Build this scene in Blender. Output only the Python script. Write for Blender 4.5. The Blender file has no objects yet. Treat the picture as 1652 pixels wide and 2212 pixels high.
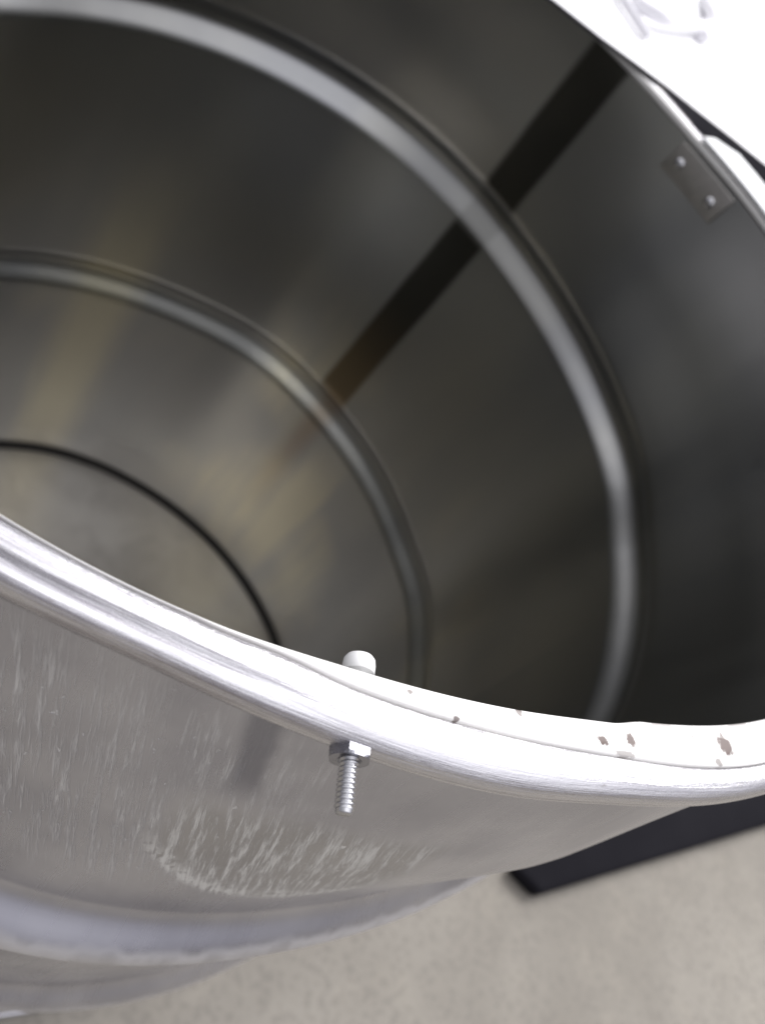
import bpy, bmesh, math, random
from mathutils import Vector, Matrix, Euler
random.seed(4)
sc = bpy.context.scene
S = 0.30                                   # drum radius in metres; geometry below is written in drum radii

# ---------------------------------------------------------------- camera
cd = bpy.data.cameras.new("camera")
cam = bpy.data.objects.new("camera", cd)
sc.collection.objects.link(cam)
cam.location = Vector((0.0, -1.2906, 0.5701)) * S
cam.rotation_euler = Euler((0.60940, -0.55415, 0.33717), 'XYZ')
cd.sensor_fit = 'HORIZONTAL'
cd.sensor_width = 36.0
cd.lens = 36.0 * 1836.9 / 1652.0
cd.clip_start = 0.005
cd.clip_end = 200.0
cd.dof.use_dof = True
cd.dof.focus_distance = 0.78 * S
cd.dof.aperture_fstop = 14.0
sc.camera = cam

# ---------------------------------------------------------------- world and lamps
w = bpy.data.worlds.new("World"); sc.world = w; w.use_nodes = True
nt = w.node_tree; nt.nodes.clear()
wo = nt.nodes.new("ShaderNodeOutputWorld"); bg = nt.nodes.new("ShaderNodeBackground")
tc = nt.nodes.new("ShaderNodeTexCoord"); sx = nt.nodes.new("ShaderNodeSeparateXYZ")
cr = nt.nodes.new("ShaderNodeValToRGB")
nt.links.new(tc.outputs["Generated"], sx.inputs[0])
mr = nt.nodes.new("ShaderNodeMapRange"); mr.inputs[1].default_value = -1; mr.inputs[2].default_value = 1
nt.links.new(sx.outputs[2], mr.inputs[0]); nt.links.new(mr.outputs[0], cr.inputs[0])
e = cr.color_ramp.elements
e[0].position = 0.45; e[0].color = (.20, .19, .20, 1)
e[1].position = 0.62; e[1].color = (.43, .425, .475, 1)
x = e.new(0.95); x.color = (1.35, 1.35, 1.42, 1)
# dark patch added to the near-left sky, standing in for the photographer's reflection
dp = nt.nodes.new("ShaderNodeVectorMath"); dp.operation = 'DOT_PRODUCT'; dp.inputs[1].default_value = Vector((-.50, -.62, .60)).normalized()
nt.links.new(tc.outputs["Generated"], dp.inputs[0])
m2 = nt.nodes.new("ShaderNodeMapRange"); m2.interpolation_type = 'SMOOTHSTEP'
for k_, v_ in ((1, .70), (2, .90), (3, 1.0), (4, .40)): m2.inputs[k_].default_value = v_
nt.links.new(dp.outputs["Value"], m2.inputs[0]); nt.links.new(m2.outputs[0], bg.inputs[1])
nt.links.new(cr.outputs[0], bg.inputs[0])
nt.links.new(bg.outputs[0], wo.inputs[0])

def area(name, loc, target, size, power, col):
    l = bpy.data.lights.new(name, 'AREA'); l.shape = 'RECTANGLE'; l.size, l.size_y = size
    l.energy = power; l.color = col
    o = bpy.data.objects.new(name, l); sc.collection.objects.link(o)
    o.location = Vector(loc) * S
    o.rotation_euler = (Vector(target) - Vector(loc)).to_track_quat('-Z', 'Y').to_euler()
    return o
area("added_key_light", (6, 8, 9), (0, 0, 0), (2.4, 2.0), 150, (1.0, .98, .97))  # added area lamp from the far right, its source is unseen

sc.view_settings.view_transform = 'Standard'
sc.view_settings.look = 'None'
sc.view_settings.exposure = 0.2
sc.view_settings.gamma = 1.0
sc.view_settings.use_curve_mapping = False
sc.cycles.max_bounces = 14
sc.cycles.glossy_bounces = 12
sc.cycles.diffuse_bounces = 5

# ---------------------------------------------------------------- drum geometry, measured from the photograph
# (the drum is a little out of round and dented, hence the tables)
def ptab(tab):
    tab=sorted((a%360,r) for a,r in tab);n=len(tab)
    def f(deg):
        d=deg%360
        for i in range(n):
            a0,r0=tab[i];a1,r1=tab[(i+1)%n]
            if i==n-1:a1+=360
            dd=d if d>=a0 else d+360
            if a0<=dd<=a1:
                rm=tab[i-1][1];rp=tab[(i+2)%n][1]
                am=tab[i-1][0];ap=tab[(i+2)%n][0]
                while am>a0:am-=360
                while ap<a1:ap+=360
                t=(dd-a0)/(a1-a0);h=a1-a0
                m0=(r1-rm)/(a1-am)*h;m1=(rp-r0)/(ap-a0)*h
                return (2*t**3-3*t*t+1)*r0+(t**3-2*t*t+t)*m0+(-2*t**3+3*t*t)*r1+(t**3-t*t)*m1
    return f
LIP=ptab([(-95,.955),(-85,.9385),(-77,.924),(-67,.92),(-58,.927),(-43,.966),(-33,.992),(-20,1.015),(0,1.035),(22,1.05),(44,1.052),(59,1.009),(71,.991),(84,.972),(105,.975),(135,1.0),(180,1.02),(225,1.0),(250,.975)])
RIB1=ptab([(-83,1.047),(-62,1.000),(-46,.977),(-16,.966),(11,.952),(24,.972),(37,.981),(51,.998),(66,1.027),(78,1.060),(96,1.078),(111,1.061),(125,1.026),(139,.985),(152,.955),(180,.97),(210,1.0),(240,1.03),(260,1.047)])
RIB2=ptab([(15,.975),(30,.985),(42,.975),(58,.987),(72,1.0),(91,1.024),(106,1.012),(123,1.013),(139,1.018),(180,1.0),(225,1.0),(270,1.02),(315,1.0),(350,.985)])
FLO=ptab([(43,1.008),(53,.999),(66,.992),(82,.988),(96,.993),(108,1.006),(119,1.014),(129,1.012),(160,1.005),(220,1.),(300,1.),(360,1.0)])
OUTR = ptab([(-94, .997), (-87, .984), (-80.7, .983), (-75.6, .985), (-67.3, .993), (-59, 1.0), (-47, 1.028), (-38, 1.050), (-20, 1.074), (0, 1.09), (22, 1.10), (44, 1.104), (59, 1.063), (71, 1.045), (84, 1.025), (105, 1.028), (135, 1.055), (180, 1.075), (225, 1.055), (250, 1.02)])
INW = ptab([(-94,.977),(-87,.964),(-80.7,.963),(-75.6,.965),(-67,.973),(-59,.981),(-47,1.004),(-30,1.028),(-10,1.04),(10,1.05),(22,1.057),(44,1.057),(59,1.016),(71,.998),(84,.985),(105,.985),(135,1.01),(180,1.03),(225,1.015),(250,.99)])
def MID(t):
    d=t%360-308
    return .47*INW(t)+.53*RIB1(t)+.028*math.exp(-(d/15.0)**2)
LEV=[(0.0,INW),(-.27,MID),(-.53,RIB1),(-1.46,RIB2),(-2.478,FLO)]
def wall(t,z):
    z=max(-2.478,min(0,z))
    for (z0,f0),(z1,f1) in zip(LEV,LEV[1:]):
        if z>=z1:
            s=(z0-z)/(z0-z1);s=s*.6+(3*s*s-2*s**3)*.4
            return f0(t)*(1-s)+f1(t)*s
    return FLO(t)
def bulge(z):
    b=0
    for c,h,d in ((-.545,.072,.038),(-1.464,.080,.036)):
        u=(z-c)/h
        if abs(u)<1:b+=d*(math.cos(math.pi*u)*.5+.5)
    return b

def wd(t, z, off=0.0):
    """point on the wall, angle in degrees, height z (drum radii), off outward"""
    r = wall(t, z) + bulge(z) + off
    a = math.radians(t)
    return Vector((r * math.cos(a), r * math.sin(a), z)) * S

# ---------------------------------------------------------------- helpers
def link(name, me, mat=None, parent=None, smooth=True):
    o = bpy.data.objects.new(name, me); sc.collection.objects.link(o)
    if mat: me.materials.append(mat)
    if smooth:
        for p in me.polygons: p.use_smooth = True
    if parent: o.parent = parent
    return o

def grid(name, us, vs, fn, mat, parent, closed_u=True, closed_v=False, uvfn=None):
    """sheet or tube: fn(u, v) -> Vector; uv = (u, v) unless uvfn is given"""
    nu, nv = len(us), len(vs)
    verts = [fn(u, v) for v in vs for u in us]
    faces = []; fuv = []
    P = uvfn or (lambda u, v: (u, v))
    for j in range(nv if closed_v else nv - 1):
        for i in range(nu if closed_u else nu - 1):
            i2 = (i + 1) % nu; j2 = (j + 1) % nv
            faces.append((j*nu+i, j*nu+i2, j2*nu+i2, j2*nu+i))
            u0 = us[i]; u1 = us[i2] + (360.0 if (closed_u and i2 == 0) else 0)
            v0 = vs[j]; v1 = vs[j2]
            fuv += [P(u0, v0), P(u1, v0), P(u1, v1), P(u0, v1)]
    me = bpy.data.meshes.new(name); me.from_pydata([tuple(v) for v in verts], [], faces)
    uv = me.uv_layers.new(name="UVMap")
    for k, c in enumerate(fuv): uv.data[k].uv = c
    me.update()
    return link(name, me, mat, parent)

def from_bm(name, bm, mat, parent, smooth=True, bevel=0.0, auto=None):
    me = bpy.data.meshes.new(name); bmesh.ops.recalc_face_normals(bm, faces=bm.faces[:]); bm.to_mesh(me); bm.free()
    o = link(name, me, mat, parent, smooth)
    if bevel:
        m = o.modifiers.new("bevel", 'BEVEL'); m.width = bevel; m.segments = 3; m.limit_method = 'ANGLE'
    if auto is not None:
        m = o.modifiers.new("wn", 'WEIGHTED_NORMAL')
    return o

def tag(o, label=None, cat=None, kind=None, group=None):
    if label: o["label"] = label
    if cat: o["category"] = cat
    if kind: o["kind"] = kind
    if group: o["group"] = group
    return o

class Mat:
    def __init__(s, name):
        s.m = bpy.data.materials.new(name); s.m.use_nodes = True
        s.t = s.m.node_tree; s.n = s.t.nodes; s.b = s.n["Principled BSDF"]
    def node(s, t, **kw):
        n = s.n.new(t)
        for k, v in kw.items(): setattr(n, k, v)
        return n
    def put(s, sock, v):
        if isinstance(v, bpy.types.NodeSocket): s.t.links.new(v, sock)
        else: sock.default_value = v
    def math(s, op, a, b=None, c=None, clamp=False):
        n = s.node("ShaderNodeMath", operation=op, use_clamp=clamp)
        s.put(n.inputs[0], a)
        if b is not None: s.put(n.inputs[1], b)
        if c is not None: s.put(n.inputs[2], c)
        return n.outputs[0]
    def uv(s):
        n = s.node("ShaderNodeUVMap"); x = s.node("ShaderNodeSeparateXYZ"); s.t.links.new(n.outputs[0], x.inputs[0])
        return x.outputs[0], x.outputs[1]
    def vec(s, x, y, z=0.0):
        n = s.node("ShaderNodeCombineXYZ"); s.put(n.inputs[0], x); s.put(n.inputs[1], y); s.put(n.inputs[2], z); return n.outputs[0]
    def obj(s): return s.node("ShaderNodeTexCoord").outputs["Object"]
    def noise(s, vec, scale=1.0, detail=4, rough=.55, dist=0.0):
        n = s.node("ShaderNodeTexNoise"); s.put(n.inputs["Vector"], vec)
        n.inputs["Scale"].default_value = scale; n.inputs["Detail"].default_value = detail
        n.inputs["Roughness"].default_value = rough; n.inputs["Distortion"].default_value = dist
        return n.outputs[0]
    def rng(s, v, a, b, c=0.0, d=1.0, smooth=True):
        n = s.node("ShaderNodeMapRange"); n.interpolation_type = 'SMOOTHSTEP' if smooth else 'LINEAR'
        s.put(n.inputs[0], v)
        for i, k in enumerate((a, b, c, d)): s.put(n.inputs[i + 1], k)
        return n.outputs[0]
    def band(s, v, a, b, soft):
        """1 between a and b"""
        return s.math('MULTIPLY', s.rng(v, a - soft, a + soft), s.rng(v, b - soft, b + soft, 1.0, 0.0))
    def mix(s, f, a, b):
        n = s.node("ShaderNodeMix", data_type='RGBA'); s.put(n.inputs[0], f)
        s.put(n.inputs[6], a if isinstance(a, bpy.types.NodeSocket) else (*a, 1)); s.put(n.inputs[7], b if isinstance(b, bpy.types.NodeSocket) else (*b, 1))
        return n.outputs[2]
    def mixf(s, f, a, b):
        n = s.node("ShaderNodeMix", data_type='FLOAT'); s.put(n.inputs[0], f); s.put(n.inputs[2], a); s.put(n.inputs[3], b)
        return n.outputs[0]
    def bump(s, h, strength=.2, dist=.001):
        n = s.node("ShaderNodeBump"); n.inputs["Strength"].default_value = strength; n.inputs["Distance"].default_value = dist
        s.put(n.inputs["Height"], h); s.t.links.new(n.outputs[0], s.b.inputs["Normal"])
    def set(s, color=None, metal=None, rough=None, spec=None):
        if color is not None: s.put(s.b.inputs["Base Color"], color if isinstance(color, bpy.types.NodeSocket) else (*color, 1))
        if metal is not None: s.put(s.b.inputs["Metallic"], metal)
        if rough is not None: s.put(s.b.inputs["Roughness"], rough)
        if spec is not None: s.put(s.b.inputs["Specular IOR Level"], spec)
        return s.m

# ---------------------------------------------------------------- materials
def mat_inside():
    m = Mat("drum inside steel"); u, v = m.uv()
    streak = m.noise(m.vec(m.math('MULTIPLY', u, .045), m.math('MULTIPLY', v, .8)), 1.0, 2, .45, .3)
    fine = m.noise(m.vec(m.math('MULTIPLY', u, .35), m.math('MULTIPLY', v, 2.4)), 1.0, 3)
    big = m.noise(m.vec(m.math('MULTIPLY', u, .035), m.math('MULTIPLY', v, 1.3), 7.7), 1.0, 2)
    col = m.mix(m.rng(streak, .3, .7), (.36, .365, .368), (.45, .45, .43))
    # warm reflections painted on the lower wall as broad tan runs
    def run(u0, u1, v0, v1, su, sv):
        return m.math('MULTIPLY', m.band(m.math('ADD', u, m.math('MULTIPLY', m.math('SUBTRACT', fine, .5), 4.0)), u0, u1, su), m.band(v, v0, v1, sv))
    tan = m.math('MAXIMUM', m.math('MULTIPLY', run(116, 127, -2.46, -1.15, 4.0, .35), m.rng(streak, .15, .6, .4, 1.0)), m.math('MULTIPLY', run(60, 69, -2.35, -1.65, 1.8, .2), .9))
    tan = m.math('MAXIMUM', tan, m.math('MULTIPLY', m.math('MULTIPLY', m.rng(big, .46, .74), m.rng(v, -.9, -1.5)), m.rng(fine, .2, .7, .4, .9)))
    col = m.mix(m.math('MULTIPLY', tan, .75), col, (.70, .655, .49))
    # long welded seam with a dark reflection painted along it, browner towards the bottom
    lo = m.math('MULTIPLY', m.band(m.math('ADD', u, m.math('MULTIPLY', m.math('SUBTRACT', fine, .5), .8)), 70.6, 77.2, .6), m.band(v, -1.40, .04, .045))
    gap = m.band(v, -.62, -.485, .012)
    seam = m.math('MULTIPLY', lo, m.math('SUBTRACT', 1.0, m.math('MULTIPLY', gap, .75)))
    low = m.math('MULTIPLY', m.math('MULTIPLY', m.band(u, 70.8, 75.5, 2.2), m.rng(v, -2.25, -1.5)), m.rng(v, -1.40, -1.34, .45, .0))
    strip_refl_col = m.mix(m.rng(v, -1.3, -.9), (.20, .16, .105), (.085, .083, .075))
    col = m.mix(seam, col, strip_refl_col); col = m.mix(low, col, (.26, .17, .08))
    rough = m.mixf(fine, .26, .34)
    m.bump(m.math('ADD', m.math('MULTIPLY', streak, 1.0), m.math('MULTIPLY', fine, .10)), .12, .003)
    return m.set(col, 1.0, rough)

def mat_outside():
    m = Mat("drum outside steel"); u, v = m.uv()
    st = m.noise(m.vec(m.math('MULTIPLY', u, .9), m.math('MULTIPLY', v, 3.0)), 1.0, 5, .6, .2)
    blot = m.noise(m.vec(m.math('MULTIPLY', u, .12), m.math('MULTIPLY', v, 6.0)), 1.0, 4, .5)
    col = m.mix(m.rng(blot, .3, .7), (.51, .51, .555), (.66, .66, .70))
    # crescent of old label glue, scraped into slanting streaks
    uu = m.math('ADD', u, m.math('MULTIPLY', v, 16.0))     # slanted coordinate
    scr = m.noise(m.vec(m.math('MULTIPLY', uu, 4.0), m.math('MULTIPLY', v, 20.0)), 1.0, 5, .7, .25)
    scr = m.math('ADD', m.math('MULTIPLY', scr, .55), m.math('MULTIPLY', m.noise(m.vec(m.math('MULTIPLY', uu, 1.5), m.math('MULTIPLY', v, 6.0), 9.0), 1.0, 4, .65, .5), .45))
    spk = m.noise(m.vec(m.math('MULTIPLY', u, 1.6), m.math('MULTIPLY', v, 55.0)), 1.0, 3, .6)
    x = m.math('DIVIDE', m.math('SUBTRACT', u, 285.5), 10.5)
    edge = m.math('ADD', m.math('MULTIPLY', m.math('POWER', m.math('ABSOLUTE', m.math('SUBTRACT', u, 289.5)), 2.0), .0011), -.405)
    low = m.rng(m.math('ADD', m.math('SUBTRACT', v, edge), m.math('MULTIPLY', m.math('SUBTRACT', scr, .5), .05)), -.010, .010)
    top = m.rng(m.math('ADD', v, m.math('MULTIPLY', blot, .05)), -.18, -.13, 1.0, 0.0)
    side = m.band(u, 280.0, 296.0, 1.5)
    mask = m.math('MULTIPLY', m.math('MULTIPLY', low, top), side)
    left = m.math('MULTIPLY', m.band(u, 255.0, 285.0, 5.0), m.band(v, -.38, -.06, .06))
    streak = m.math('MULTIPLY', m.math('ADD', m.rng(scr, .45, .60), m.math('MULTIPLY', m.math('MULTIPLY', m.rng(m.math('SUBTRACT', v, edge), .0, .05, 1.0, .0), m.rng(spk, .35, .55)), .8), clamp=True), mask)
    speck = m.math('MULTIPLY', m.rng(spk, .62, .74), mask)
    lst = m.math('MULTIPLY', m.math('MULTIPLY', m.math('MAXIMUM', m.rng(scr, .47, .66), m.rng(spk, .64, .74)), left), .8)
    glue = m.math('MAXIMUM', m.math('MAXIMUM', streak, speck), lst)
    col = m.mix(m.math('MULTIPLY', mask, .45), col, (.48, .46, .42))
    col = m.mix(m.math('MULTIPLY', glue, .85), col, (.78, .77, .73))
    rough = m.math('ADD', m.mixf(st, .22, .34), m.math('MULTIPLY', mask, .12))
    rough = m.mixf(glue, rough, .55)
    metal = m.math('SUBTRACT', 1.0, m.math('MULTIPLY', glue, .7))
    # whitish wear along the crest of both hoops, and a dark reflection of the bolt painted beside it
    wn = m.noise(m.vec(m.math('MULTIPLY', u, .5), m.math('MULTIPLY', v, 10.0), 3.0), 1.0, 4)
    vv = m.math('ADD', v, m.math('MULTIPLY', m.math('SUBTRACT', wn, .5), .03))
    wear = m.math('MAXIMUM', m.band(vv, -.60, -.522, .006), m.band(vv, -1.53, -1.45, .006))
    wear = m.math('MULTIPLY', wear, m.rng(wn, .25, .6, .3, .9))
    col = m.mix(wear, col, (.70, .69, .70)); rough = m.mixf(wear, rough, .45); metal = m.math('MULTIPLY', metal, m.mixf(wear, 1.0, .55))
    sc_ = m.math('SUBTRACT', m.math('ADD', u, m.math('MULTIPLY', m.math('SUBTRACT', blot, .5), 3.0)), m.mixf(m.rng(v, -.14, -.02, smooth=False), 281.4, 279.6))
    bolt_refl = m.math('MULTIPLY', m.math('MULTIPLY', m.band(sc_, -.9, .9, .5), m.band(v, -.145, .02, .03)), .55)
    col = m.mix(bolt_refl, col, (.16, .16, .20))
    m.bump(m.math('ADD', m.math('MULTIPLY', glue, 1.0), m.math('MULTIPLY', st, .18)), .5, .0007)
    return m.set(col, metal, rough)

def simple(name, col, metal, rough, nscale=60, var=.12, bump=.1):
    m = Mat(name); n = m.noise(m.obj(), nscale, 4)
    c2 = tuple(max(0, c * (1 - var)) for c in col)
    m.bump(n, bump, .0006)
    return m.set(m.mix(n, col, c2), metal, m.mixf(n, rough * .8, min(1, rough * 1.2)))

def mat_ring():
    """inner flange ring: whitish, with rust specks and scraped spots on its right part"""
    m = Mat("pale flange ring"); u, v = m.uv()
    n = m.noise(m.vec(m.math('MULTIPLY', u, 2.2), m.math('MULTIPLY', v, 3.5)), 1.0, 5, .65)
    sp = m.rng(n, .70, .76)
    sp = m.math('MULTIPLY', sp, m.rng(u, 288, 300))
    acc = sp
    for (a, r, du, dv, k) in SPOTS:
        dx = m.math('DIVIDE', m.math('SUBTRACT', u, a), du); dy = m.math('DIVIDE', m.math('SUBTRACT', v, r), dv)
        d = m.math('SQRT', m.math('ADD', m.math('MULTIPLY', dx, dx), m.math('MULTIPLY', dy, dy)))
        d = m.math('ADD', d, m.math('MULTIPLY', m.math('SUBTRACT', m.noise(m.vec(m.math('MULTIPLY', u, 3.0), m.math('MULTIPLY', v, 8.0)), 1.0, 3), .5), 1.6))
        acc = m.math('MAXIMUM', acc, m.math('MULTIPLY', m.rng(d, .7, 1.2, 1.0, 0.0), k))
    col = m.mix(acc, (.90, .89, .86), (.10, .06, .05))
    return m.set(col, 0.0, .45)
# angle, position across the ring (0 inner .. 1 seam), half sizes, darkness
SPOTS = [(300.2, .62, .42, .15, 1.), (302.6, .50, .34, .18, 1.), (311.4, .50, .62, .26, 1.), (306.0, .04, 1.1, .16, .45),
         (313.8, .06, 1.1, .14, .45), (294.0, .10, .22, .16, .8), (286.5, .35, .18, .12, .8), (289.5, .93, .2, .1, .8), (301.8, .93, .8, .10, .5), (308.5, .3, .14, .07, .6), (310.0, .9, .3, .1, .6)]

IN = mat_inside(); OUT = mat_outside(); RING = mat_ring()
def mat_curl():
    m = Mat("rolled rim steel"); u, v = m.uv()
    a = m.noise(m.vec(m.math('MULTIPLY', u, .07), m.math('MULTIPLY', v, .75)), 1.0, 5, .7, .15)
    b = m.noise(m.vec(m.math('MULTIPLY', u, 1.1), m.math('MULTIPLY', v, .9), 4.0), 1.0, 5, .65)
    c = m.noise(m.obj(), 900, 3)
    dk = m.mix(m.rng(u, 276, 290), (.44, .42, .45), (.66, .65, .68))  # darker on the left, dark reflections painted into the streaks
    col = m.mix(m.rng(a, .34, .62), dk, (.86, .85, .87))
    col = m.mix(m.math('MULTIPLY', m.rng(b, .60, .74), .55), col, (.35, .31, .30))
    m.bump(m.math('ADD', m.math('MULTIPLY', a, .8), m.math('ADD', m.math('MULTIPLY', b, .25), m.math('MULTIPLY', c, .05))), .45, .0012)
    return m.set(col, 1.0, m.mixf(b, .20, .34))
CURL = mat_curl()
PLATED = simple("plated steel", (.66, .66, .68), 1.0, .22, 300, .15, .1)
NUTM = simple("darker zinc nut", (.42, .42, .46), 1.0, .26, 200, .35, .2)
HINGE = simple("hinge plate steel", (.52, .50, .47), 1.0, .40, 120, .3, .2)
WHITEMET = simple("pale painted leaf", (.85, .86, .86), .0, .4, 40, .06, .05)
CAPWHITE = simple("white plastic cap", (.96, .96, .95), 0, .5, 80, .04, .02)
BRACK = simple("dull zinc bracket", (.5, .5, .52), .6, .45, 40, .1, .05)
LIDWHITE = simple("white lid paint", (.93, .93, .93), 0, .35, 6, .03, .03)
DARK = simple("shaded lid edge", (.035, .033, .04), 0, .6, 30, .3, .1)  # dark colour paints the shade on the lid's front edge
BAR = simple("black painted steel", (.009, .0085, .012), 0, .85, 8, .3, .1)
BAR.node_tree.nodes["Principled BSDF"].inputs["Specular IOR Level"].default_value = .12

def mat_floor():
    m = Mat("worn concrete"); o = m.obj()
    a = m.noise(o, 3.0, 5, .6, .4); b = m.noise(o, 14.0, 6, .65, .5); c = m.noise(o, 120, 3)
    col = m.mix(m.rng(a, .3, .7), (.215, .197, .168), (.285, .264, .228))
    col = m.mix(m.math('MULTIPLY', m.rng(b, .5, .72), .35), col, (.33, .30, .25))
    col = m.mix(m.math('MULTIPLY', m.rng(c, .5, .62), .5), col, (.17, .155, .135))
    m.bump(m.math('ADD', b, m.math('MULTIPLY', c, .3)), .3, .002)
    return m.set(col, 0, .7)

def mat_bottom():
    m = Mat("drum bottom steel"); o = m.obj()
    a = m.noise(o, 12, 4, .55, .5); b = m.noise(o, 90, 4)
    col = m.mix(m.rng(a, .3, .7), (.42, .39, .36), (.56, .53, .49))
    m.bump(m.math('ADD', a, m.math('MULTIPLY', b, .1)), .3, .002)
    return m.set(col, 1.0, m.mixf(b, .33, .46))
BOT = mat_bottom()

# ---------------------------------------------------------------- the floor
ZF = -2.52
me = bpy.data.meshes.new("concrete_floor")
me.from_pydata([(-40, -40, ZF*S), (40, -40, ZF*S), (40, 40, ZF*S), (-40, 40, ZF*S)], [], [(0, 1, 2, 3)])
tag(link("floor", me, mat_floor(), None, False), kind="structure")

# ---------------------------------------------------------------- the drum
drum = bpy.data.objects.new("steel_drum", None); sc.collection.objects.link(drum)
drum.location = (0, 0, ZF * S); drum.empty_display_size = .1
tag(drum, "open stainless steel drum with rolling hoops, bright rim and white lid, standing on concrete", "drum")
ROOT = drum
TH = [i * 1.0 for i in range(360)]
TH2 = [i * .5 for i in range(720)]
def zs(z0, z1, step):
    n = max(2, int(abs(z1 - z0) / step)); return [z0 + (z1 - z0) * i / n for i in range(n + 1)]
ZL = zs(-.018, -.40, .03)[:-1] + zs(-.40, -.66, .008)[:-1] + zs(-.66, -1.34, .03)[:-1] + zs(-1.34, -1.58, .008)[:-1] + zs(-1.58, -2.47, .03)
# inner and outer skin, joined at the bottom so the shell has a thickness
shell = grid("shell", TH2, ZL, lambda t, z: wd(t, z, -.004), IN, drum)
ZO = zs(-.012, -.40, .015)[:-1] + zs(-.40, -.66, .006)[:-1] + zs(-.66, -1.34, .03)[:-1] + zs(-1.34, -1.58, .008)[:-1] + zs(-1.58, -2.50, .03)
outer = grid("outer_skin", TH2, ZO, lambda t, z: wd(t, z, .010 + .18 * bulge(z)), OUT, drum)
# bottom plate with a rounded corner groove
rr = [0.0001, .2, .4, .6, .8, .9, .94, .965, .985, .998]
hh = [.006, .005, .004, .003, .001, 0, -.001, -.003, -.005, -.006]
BZ = -2.465
bottom = grid("bottom", TH, list(range(len(rr))), lambda t, k: Vector((math.cos(math.radians(t)) * rr[k] * (wall(t, -2.47) - .004), math.sin(math.radians(t)) * rr[k] * (wall(t, -2.47) - .004), BZ + hh[k])) * S, BOT, drum)
CORNER_SHADE = simple("dark corner shade", (.025, .022, .02), 0, .6, 60, .3, .2)  # dark colour stands in for shade in the bottom corner crevice
grid("corner_shade_ring", TH, [0, 1, 2, 3], lambda t, k: Vector((math.cos(math.radians(t)) * (wall(t, -2.46) - (.026, .022, .010, .0045)[k]), math.sin(math.radians(t)) * (wall(t, -2.46) - (.026, .022, .010, .0045)[k]), BZ + (-.003, .003, .012, .024)[k])) * S, CORNER_SHADE, drum)
# chime at the foot
ch = [(.0, -2.47), (.006, -2.475), (.010, -2.49), (.009, -2.515), (.0, -2.5195), (-.012, -2.515), (-.01, -2.49)]
grid("bottom_chime", TH, list(range(len(ch))), lambda t, k: Vector((math.cos(math.radians(t)) * (wall(t, -2.47) + .01 + ch[k][0]), math.sin(math.radians(t)) * (wall(t, -2.47) + .01 + ch[k][0]), ch[k][1])) * S, OUT, drum, closed_v=True)

# rim: outer curl plus inner flange ring with a thin dark joint between them
SEAM = ptab([(-120, -.012), (-95, -.006), (-88, -.003), (-85.4, .001), (-81, .005), (-77, .015), (-66.5, .026), (-58, .034), (-52, .039), (-45, .041), (-20, .03), (0, .02), (60, .012), (120, .01), (200, -.005)])
def pol(t, r, z):
    a = math.radians(t); return Vector((r * math.cos(a), r * math.sin(a), z)) * S
def curl(t, k):
    r0 = LIP(t) + max(SEAM(t), 0.0) + .0012; r1 = OUTR(t)
    prof = [(0.0, -.024), (0.0, -.010), (.02, -.0035), (.07, -.0008), (.16, .0005), (.30, .0015), (.45, .0012), (.53, .0006), (.58, -.0004), (.66, -.0014), (.80, -.0045), (.88, -.008), (.94, -.0125), (.98, -.0175), (1.0, -.023), (.985, -.0285), (.93, -.0315), (.80, -.032), (.60, -.031)]
    f, z = prof[k]
    gv = max(0.0, min(1.0, (-78 - (t if t < 180 else t - 360)) / 10.0)) if 180 < t < 320 else 0
    z -= gv * (.0, .0, .0, .0, .0, .0, .0, .0006, .0045, .0055, .0010, .0, .0, .0, .0, .0, .0, .0)[k]
    wob = .0010 * math.sin(math.radians(t) * 23) * math.sin(math.radians(t) * 7 + 1)
    return pol(t, r0 + (r1 - r0) * f, z + (wob if 0 < k < 16 else 0))
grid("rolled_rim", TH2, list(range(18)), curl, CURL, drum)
def ring(t, k):
    r0 = LIP(t); r1 = LIP(t) + max(SEAM(t), .0008)
    prof = [(0, -.013), (0, -.008), (.0, -.0035), (.03, -.0022), (.10, -.0016), (.3, -.0012), (.6, -.0012), (.95, -.0015), (1.0, -.003), (1.0, -.02)]
    f, z = prof[k]
    # small scraped bites and ripples along the inner edge on the right
    x = 0
    d = (t % 360)
    k3 = max(0.0, min(1.0, (d - 301.5) / 3.0)); x -= .005 * k3 * k3 * (3 - 2 * k3) * max(0.0, min(1.0, (345 - d) / 25))
    return pol(t, r0 + (r1 - r0) * f + x * (1 - f), z)
RV = [0, 0, 0, .03, .10, .3, .6, .95, 1.0, 1.0]
grid("flange_ring", [i * .25 for i in range(1440)], list(range(10)), ring, RING, drum, uvfn=lambda u, k: (u, RV[k]))
# underside of the flange, from lip back to the wall
grid("flange_underside", TH, [0, 1, 2], lambda t, k: pol(t, (LIP(t), LIP(t) + .03, wall(t, -.02) + .002)[k], (-.013, -.016, -.020)[k]), IN, drum)

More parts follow.
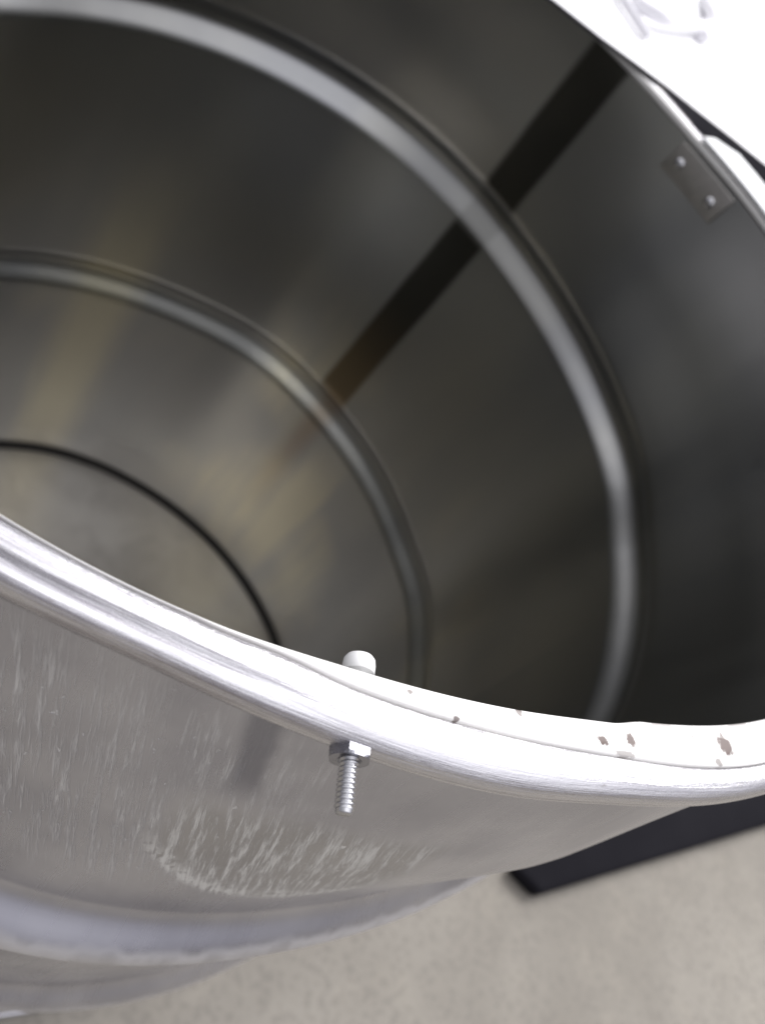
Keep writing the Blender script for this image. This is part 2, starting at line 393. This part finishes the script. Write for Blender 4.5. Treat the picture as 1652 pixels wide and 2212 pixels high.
# bolt through the wall just under the rim
BA = -75.80; BZ0 = -.029
bolt_m = Matrix.Translation(pol(BA, 0, BZ0)) @ Matrix.Rotation(math.radians(BA), 4, 'Z') @ Matrix.Rotation(math.radians(90), 4, 'Y')
def lathe(profile, seg=40):
    bm = bmesh.new(); rows = []
    for (h, r) in profile:
        rows.append([bm.verts.new((r*S*math.cos(2*math.pi*i/seg), r*S*math.sin(2*math.pi*i/seg), h*S)) for i in range(seg)])
    for a, b in zip(rows, rows[1:]):
        for i in range(seg):
            j = (i + 1) % seg; bm.faces.new((a[i], a[j], b[j], b[i]))
    bm.faces.new(rows[0][::-1]); bm.faces.new(rows[-1])
    return bm
def screw(r0, r1, h0, h1, pitch, seg=24):
    """helical thread as a continuous surface"""
    bm = bmesh.new(); rows = []
    n = int((h1 - h0) / pitch * 8)
    for k in range(n + 1):
        h = h0 + (h1 - h0) * k / n; row = []
        for i in range(seg):
            a = 2 * math.pi * i / seg
            ph = (h / pitch - i / seg) % 1.0
            d = abs(ph * 2 - 1)
            r = r0 + (r1 - r0) * min(1, d * 1.25)
            if h > h1 - pitch * .8: r = min(r, r0 + (r1 - r0) * .4 * (h1 - h) / (pitch * .8))
            row.append(bm.verts.new((r*S*math.cos(a), r*S*math.sin(a), h*S)))
        rows.append(row)
    for a, b in zip(rows, rows[1:]):
        for i in range(seg):
            j = (i + 1) % seg; bm.faces.new((a[i], a[j], b[j], b[i]))
    bm.faces.new(rows[0][::-1]); bm.faces.new(rows[-1])
    return bm
def place(o, m): o.matrix_local = m; return o
bolt = from_bm("bolt", screw(.0066, .0084, .93, 1.034, .0042), PLATED, None); place(bolt, bolt_m); bolt.parent = drum
bolt["label"] = "threaded bolt sticking out under the rim with its hex nut"
# domed head inside the drum
cap = from_bm("bolt_head", lathe([(.935, .0085), (.9125, .0085), (.9118, .0138), (.911, .0146), (.904, .0148), (.8985, .0140), (.8955, .0118), (.8942, .007), (.894, .001)]), CAPWHITE, bolt)
cap["label"] = "white domed bolt head inside the drum"
def hexnut(h0, h1, af):
    bm = bmesh.new(); seg = 48; rows = []
    R = af / math.sqrt(3)
    def rad(i, lim):
        a = 2 * math.pi * i / seg; s = (a + math.pi/6) % (math.pi/3) - math.pi/6
        return min((af / 2) / math.cos(s), lim)
    for h, lim in ((h0, R * .93), (h0 + .002, R * 1.01), (h1 - .0025, R * 1.01), (h1, R * .90)):
        rows.append([bm.verts.new((rad(i, lim)*S*math.cos(2*math.pi*i/seg), rad(i, lim)*S*math.sin(2*math.pi*i/seg), h*S)) for i in range(seg)])
    rows.append([bm.verts.new((.0105*S*math.cos(2*math.pi*i/seg), .0105*S*math.sin(2*math.pi*i/seg), h1*S)) for i in range(seg)])
    rows.append([bm.verts.new((.0070*S*math.cos(2*math.pi*i/seg), .0070*S*math.sin(2*math.pi*i/seg), (h1-.003)*S)) for i in range(seg)])
    for a, b in zip(rows, rows[1:]):
        for i in range(seg):
            j = (i + 1) % seg; bm.faces.new((a[i], a[j], b[j], b[i]))
    bm.faces.new(rows[0][::-1])
    return bm
nut = from_bm("nut", hexnut(.979, .9905, .0335), NUTM, bolt, smooth=False)

# hinge on the far wall: dark inner plate with two rivets, pale leaf over the rim
def on_wall_box(name, t0, t1, z0, z1, o0, o1, mat, parent, n=10):
    bm = bmesh.new(); L = []
    for i in range(n + 1):
        t = t0 + (t1 - t0) * i / n
        L.append([bm.verts.new(wd(t, z, -o)) for (z, o) in ((z0, o0), (z0, o1), (z1, o1), (z1, o0))])
    for a, b in zip(L, L[1:]):
        for i in range(4):
            j = (i + 1) % 4; bm.faces.new((a[i], a[j], b[j], b[i]))
    bm.faces.new(L[0][::-1]); bm.faces.new(L[-1])
    return from_bm(name, bm, mat, parent, bevel=.0006)
hinge = on_wall_box("hinge_plate", 48.6, 59.0, -.100, -.026, .002, .012, HINGE, drum)
hinge["label"] = "dark riveted hinge plate inside the far wall"
for (t, z) in ((57.2, -.064), (50.6, -.068)):
    c = wd(t, z, -.012); a = math.radians(t)
    mt = Matrix.Translation(c) @ Matrix.Rotation(a + math.pi, 4, 'Z') @ Matrix.Rotation(math.radians(90), 4, 'Y')
    rv = from_bm("rivet", lathe([(-.001, .0135), (.004, .0135), (.0075, .012), (.010, .009), (.0115, .005), (.012, .0008)], 28), PLATED, hinge)
    place(rv, mt)
def slab(name, pts, z0, z1, mat, parent, bevel=.001):
    bm = bmesh.new()
    zz0 = z0 if isinstance(z0, (list, tuple)) else [z0] * len(pts); zz1 = z1 if isinstance(z1, (list, tuple)) else [z1] * len(pts)
    a = [bm.verts.new(Vector((x, y, z)) * S) for (x, y), z in zip(pts, zz0)]; b = [bm.verts.new(Vector((x, y, z)) * S) for (x, y), z in zip(pts, zz1)]
    bm.faces.new(a[::-1]); bm.faces.new(b)
    for i in range(len(pts)):
        j = (i + 1) % len(pts); bm.faces.new((a[i], a[j], b[j], b[i]))
    return from_bm(name, bm, mat, parent, smooth=False, bevel=bevel)
def pr(t, r): a = math.radians(t); return (r * math.cos(a), r * math.sin(a))

# white leaf on top of the rim
leaf = slab("hinge_leaf", [pr(t, LIP(t) - .002) for t in (57.6, 55, 52, 49, 46, 43, 40)] + [pr(t, LIP(t) + .13) for t in (40, 43, 46, 49, 52, 55)] + [pr(57.5, LIP(57.5)+.06)], .003, .012, WHITEMET, drum)
bracket = slab("lid_bracket", [pr(t, OUTR(t) - .01) for t in (72, 68, 64, 60, 56, 52, 48, 44, 40)] + [pr(40, 1.42), pr(52, 1.30), pr(62, 1.2), pr(72, 1.08)], -.030, -.022, BRACK, drum)

# white lid swung open, resting on the far rim and lifted by the hinge on the right
LP0 = Vector((.05, .90)); LP1 = Vector((1.25, 1.30))
FE = [(-.35, .742), (-.05, .805), (.083, .858), (.220, .890), (.313, .922), (.413, .955), (.516, .977), (.630, 1.006), (.735, 1.028), (.98, 1.08), (1.6, 1.24)]
GZ = [-.0, .0035, .0035, .0035, .0030, .0020, -.012, -.045, -.082, -.10, -.10]      # lower edge of the lid's front skirt
back = [(1.75 + .9*math.sin(k*.314)*.6, 1.4 + 3.0*k/10) for k in range(0, 11)] + [(-.6, 4.4), (-1.2, 3.4), (-1.1, 1.6)]
lid = slab("lid", FE + back, .0065, .0125, LIDWHITE, drum, bevel=.0007)
lid["label"] = "white lid swung open across the far rim"
def skirt():
    bm = bmesh.new(); L = []
    for (x, y), g in zip(FE[1:], GZ[1:]):
        zt = .0105
        L.append([bm.verts.new(Vector((x + dx, y + dy, z)) * S) for dx, dy, z in ((.0005, -.0035, zt), (.0005, -.0035, min(g, zt - .001)), (0, -.0004, min(g, zt - .001)), (0, -.0004, zt))])
    for a, b in zip(L, L[1:]):
        for i in range(4):
            j = (i + 1) % 4; bm.faces.new((a[i], a[j], b[j], b[i]))
    bm.faces.new(L[0][::-1]); bm.faces.new(L[-1])
    return from_bm("lid_skirt", bm, DARK, lid, smooth=False)
skirt()
def wire(name, pts, r, mat, parent):
    """smooth bent rod through pts"""
    cu = bpy.data.curves.new(name, 'CURVE'); cu.dimensions = '3D'; sp = cu.splines.new('NURBS'); sp.points.add(len(pts) - 1)
    for q, p in zip(sp.points, pts): q.co = (p[0]*S, p[1]*S, p[2]*S, 1)
    sp.use_endpoint_u = True; sp.order_u = 3; cu.bevel_depth = r * S; cu.bevel_resolution = 4; cu.resolution_u = 12; cu.use_fill_caps = True
    o = bpy.data.objects.new(name, cu); sc.collection.objects.link(o)
    dg = bpy.context.evaluated_depsgraph_get(); me = bpy.data.meshes.new_from_object(o.evaluated_get(dg))
    bpy.data.objects.remove(o); me.materials.clear()
    return link(name, me, mat, parent)
PALE = simple("pale plated handle", (.86, .85, .89), .0, .35, 60, .1, .05)
hd = wire("lid_handle", [(.27, 1.30, .02), (.335, 1.22, .045), (.40, 1.33, .05), (.47, 1.46, .05), (.54, 1.66, .045), (.50, 1.9, .02)], .016, PALE, lid)
wire("latch_rod", [(.20, 1.24, .026), (.26, 1.17, .03), (.33, 1.10, .026)], .011, PALE, lid)
from_bm("latch_knob", lathe([(0, .02), (.02, .022), (.032, .016), (.036, .004)], 20), PALE, lid).matrix_local = Matrix.Translation(Vector((.50, 1.50, .0125)) * S)

# ---------------------------------------------------------------- black bar lying on the floor behind the drum
def bar_box():
    p0 = Vector((2.27, .295)); d = (Vector((3.782, 1.412)) - p0).normalized(); n = Vector((-d.y, d.x))
    z0, z1 = ZF + .0002, ZF + .09
    L = 3.6; sk = -.10
    c = [p0, p0 + d * L, p0 + d * L + n * .44, p0 + n * .133 + d * sk]
    cx = p0 + d * L / 2 + n * .12
    bm = bmesh.new()
    a = [bm.verts.new(((v - cx).x * S, (v - cx).y * S, 0)) for v in c]; b = [bm.verts.new(((v - cx).x * S, (v - cx).y * S, (z1 - z0) * S)) for v in c]
    bm.faces.new(a[::-1]); bm.faces.new(b)
    for i in range(4):
        j = (i + 1) % 4; bm.faces.new((a[i], a[j], b[j], b[i]))
    o = from_bm("steel_bar", bm, BAR, None, smooth=False, bevel=.008)
    o.location = (cx.x * S, cx.y * S, z0 * S)
    return o
tag(bar_box(), "flat black bar lying on the concrete beside the drum's foot", "bar")

for o in list(drum.children):
    o.matrix_parent_inverse = drum.matrix_world.inverted() if False else Matrix.Translation((0, 0, -ZF * S))
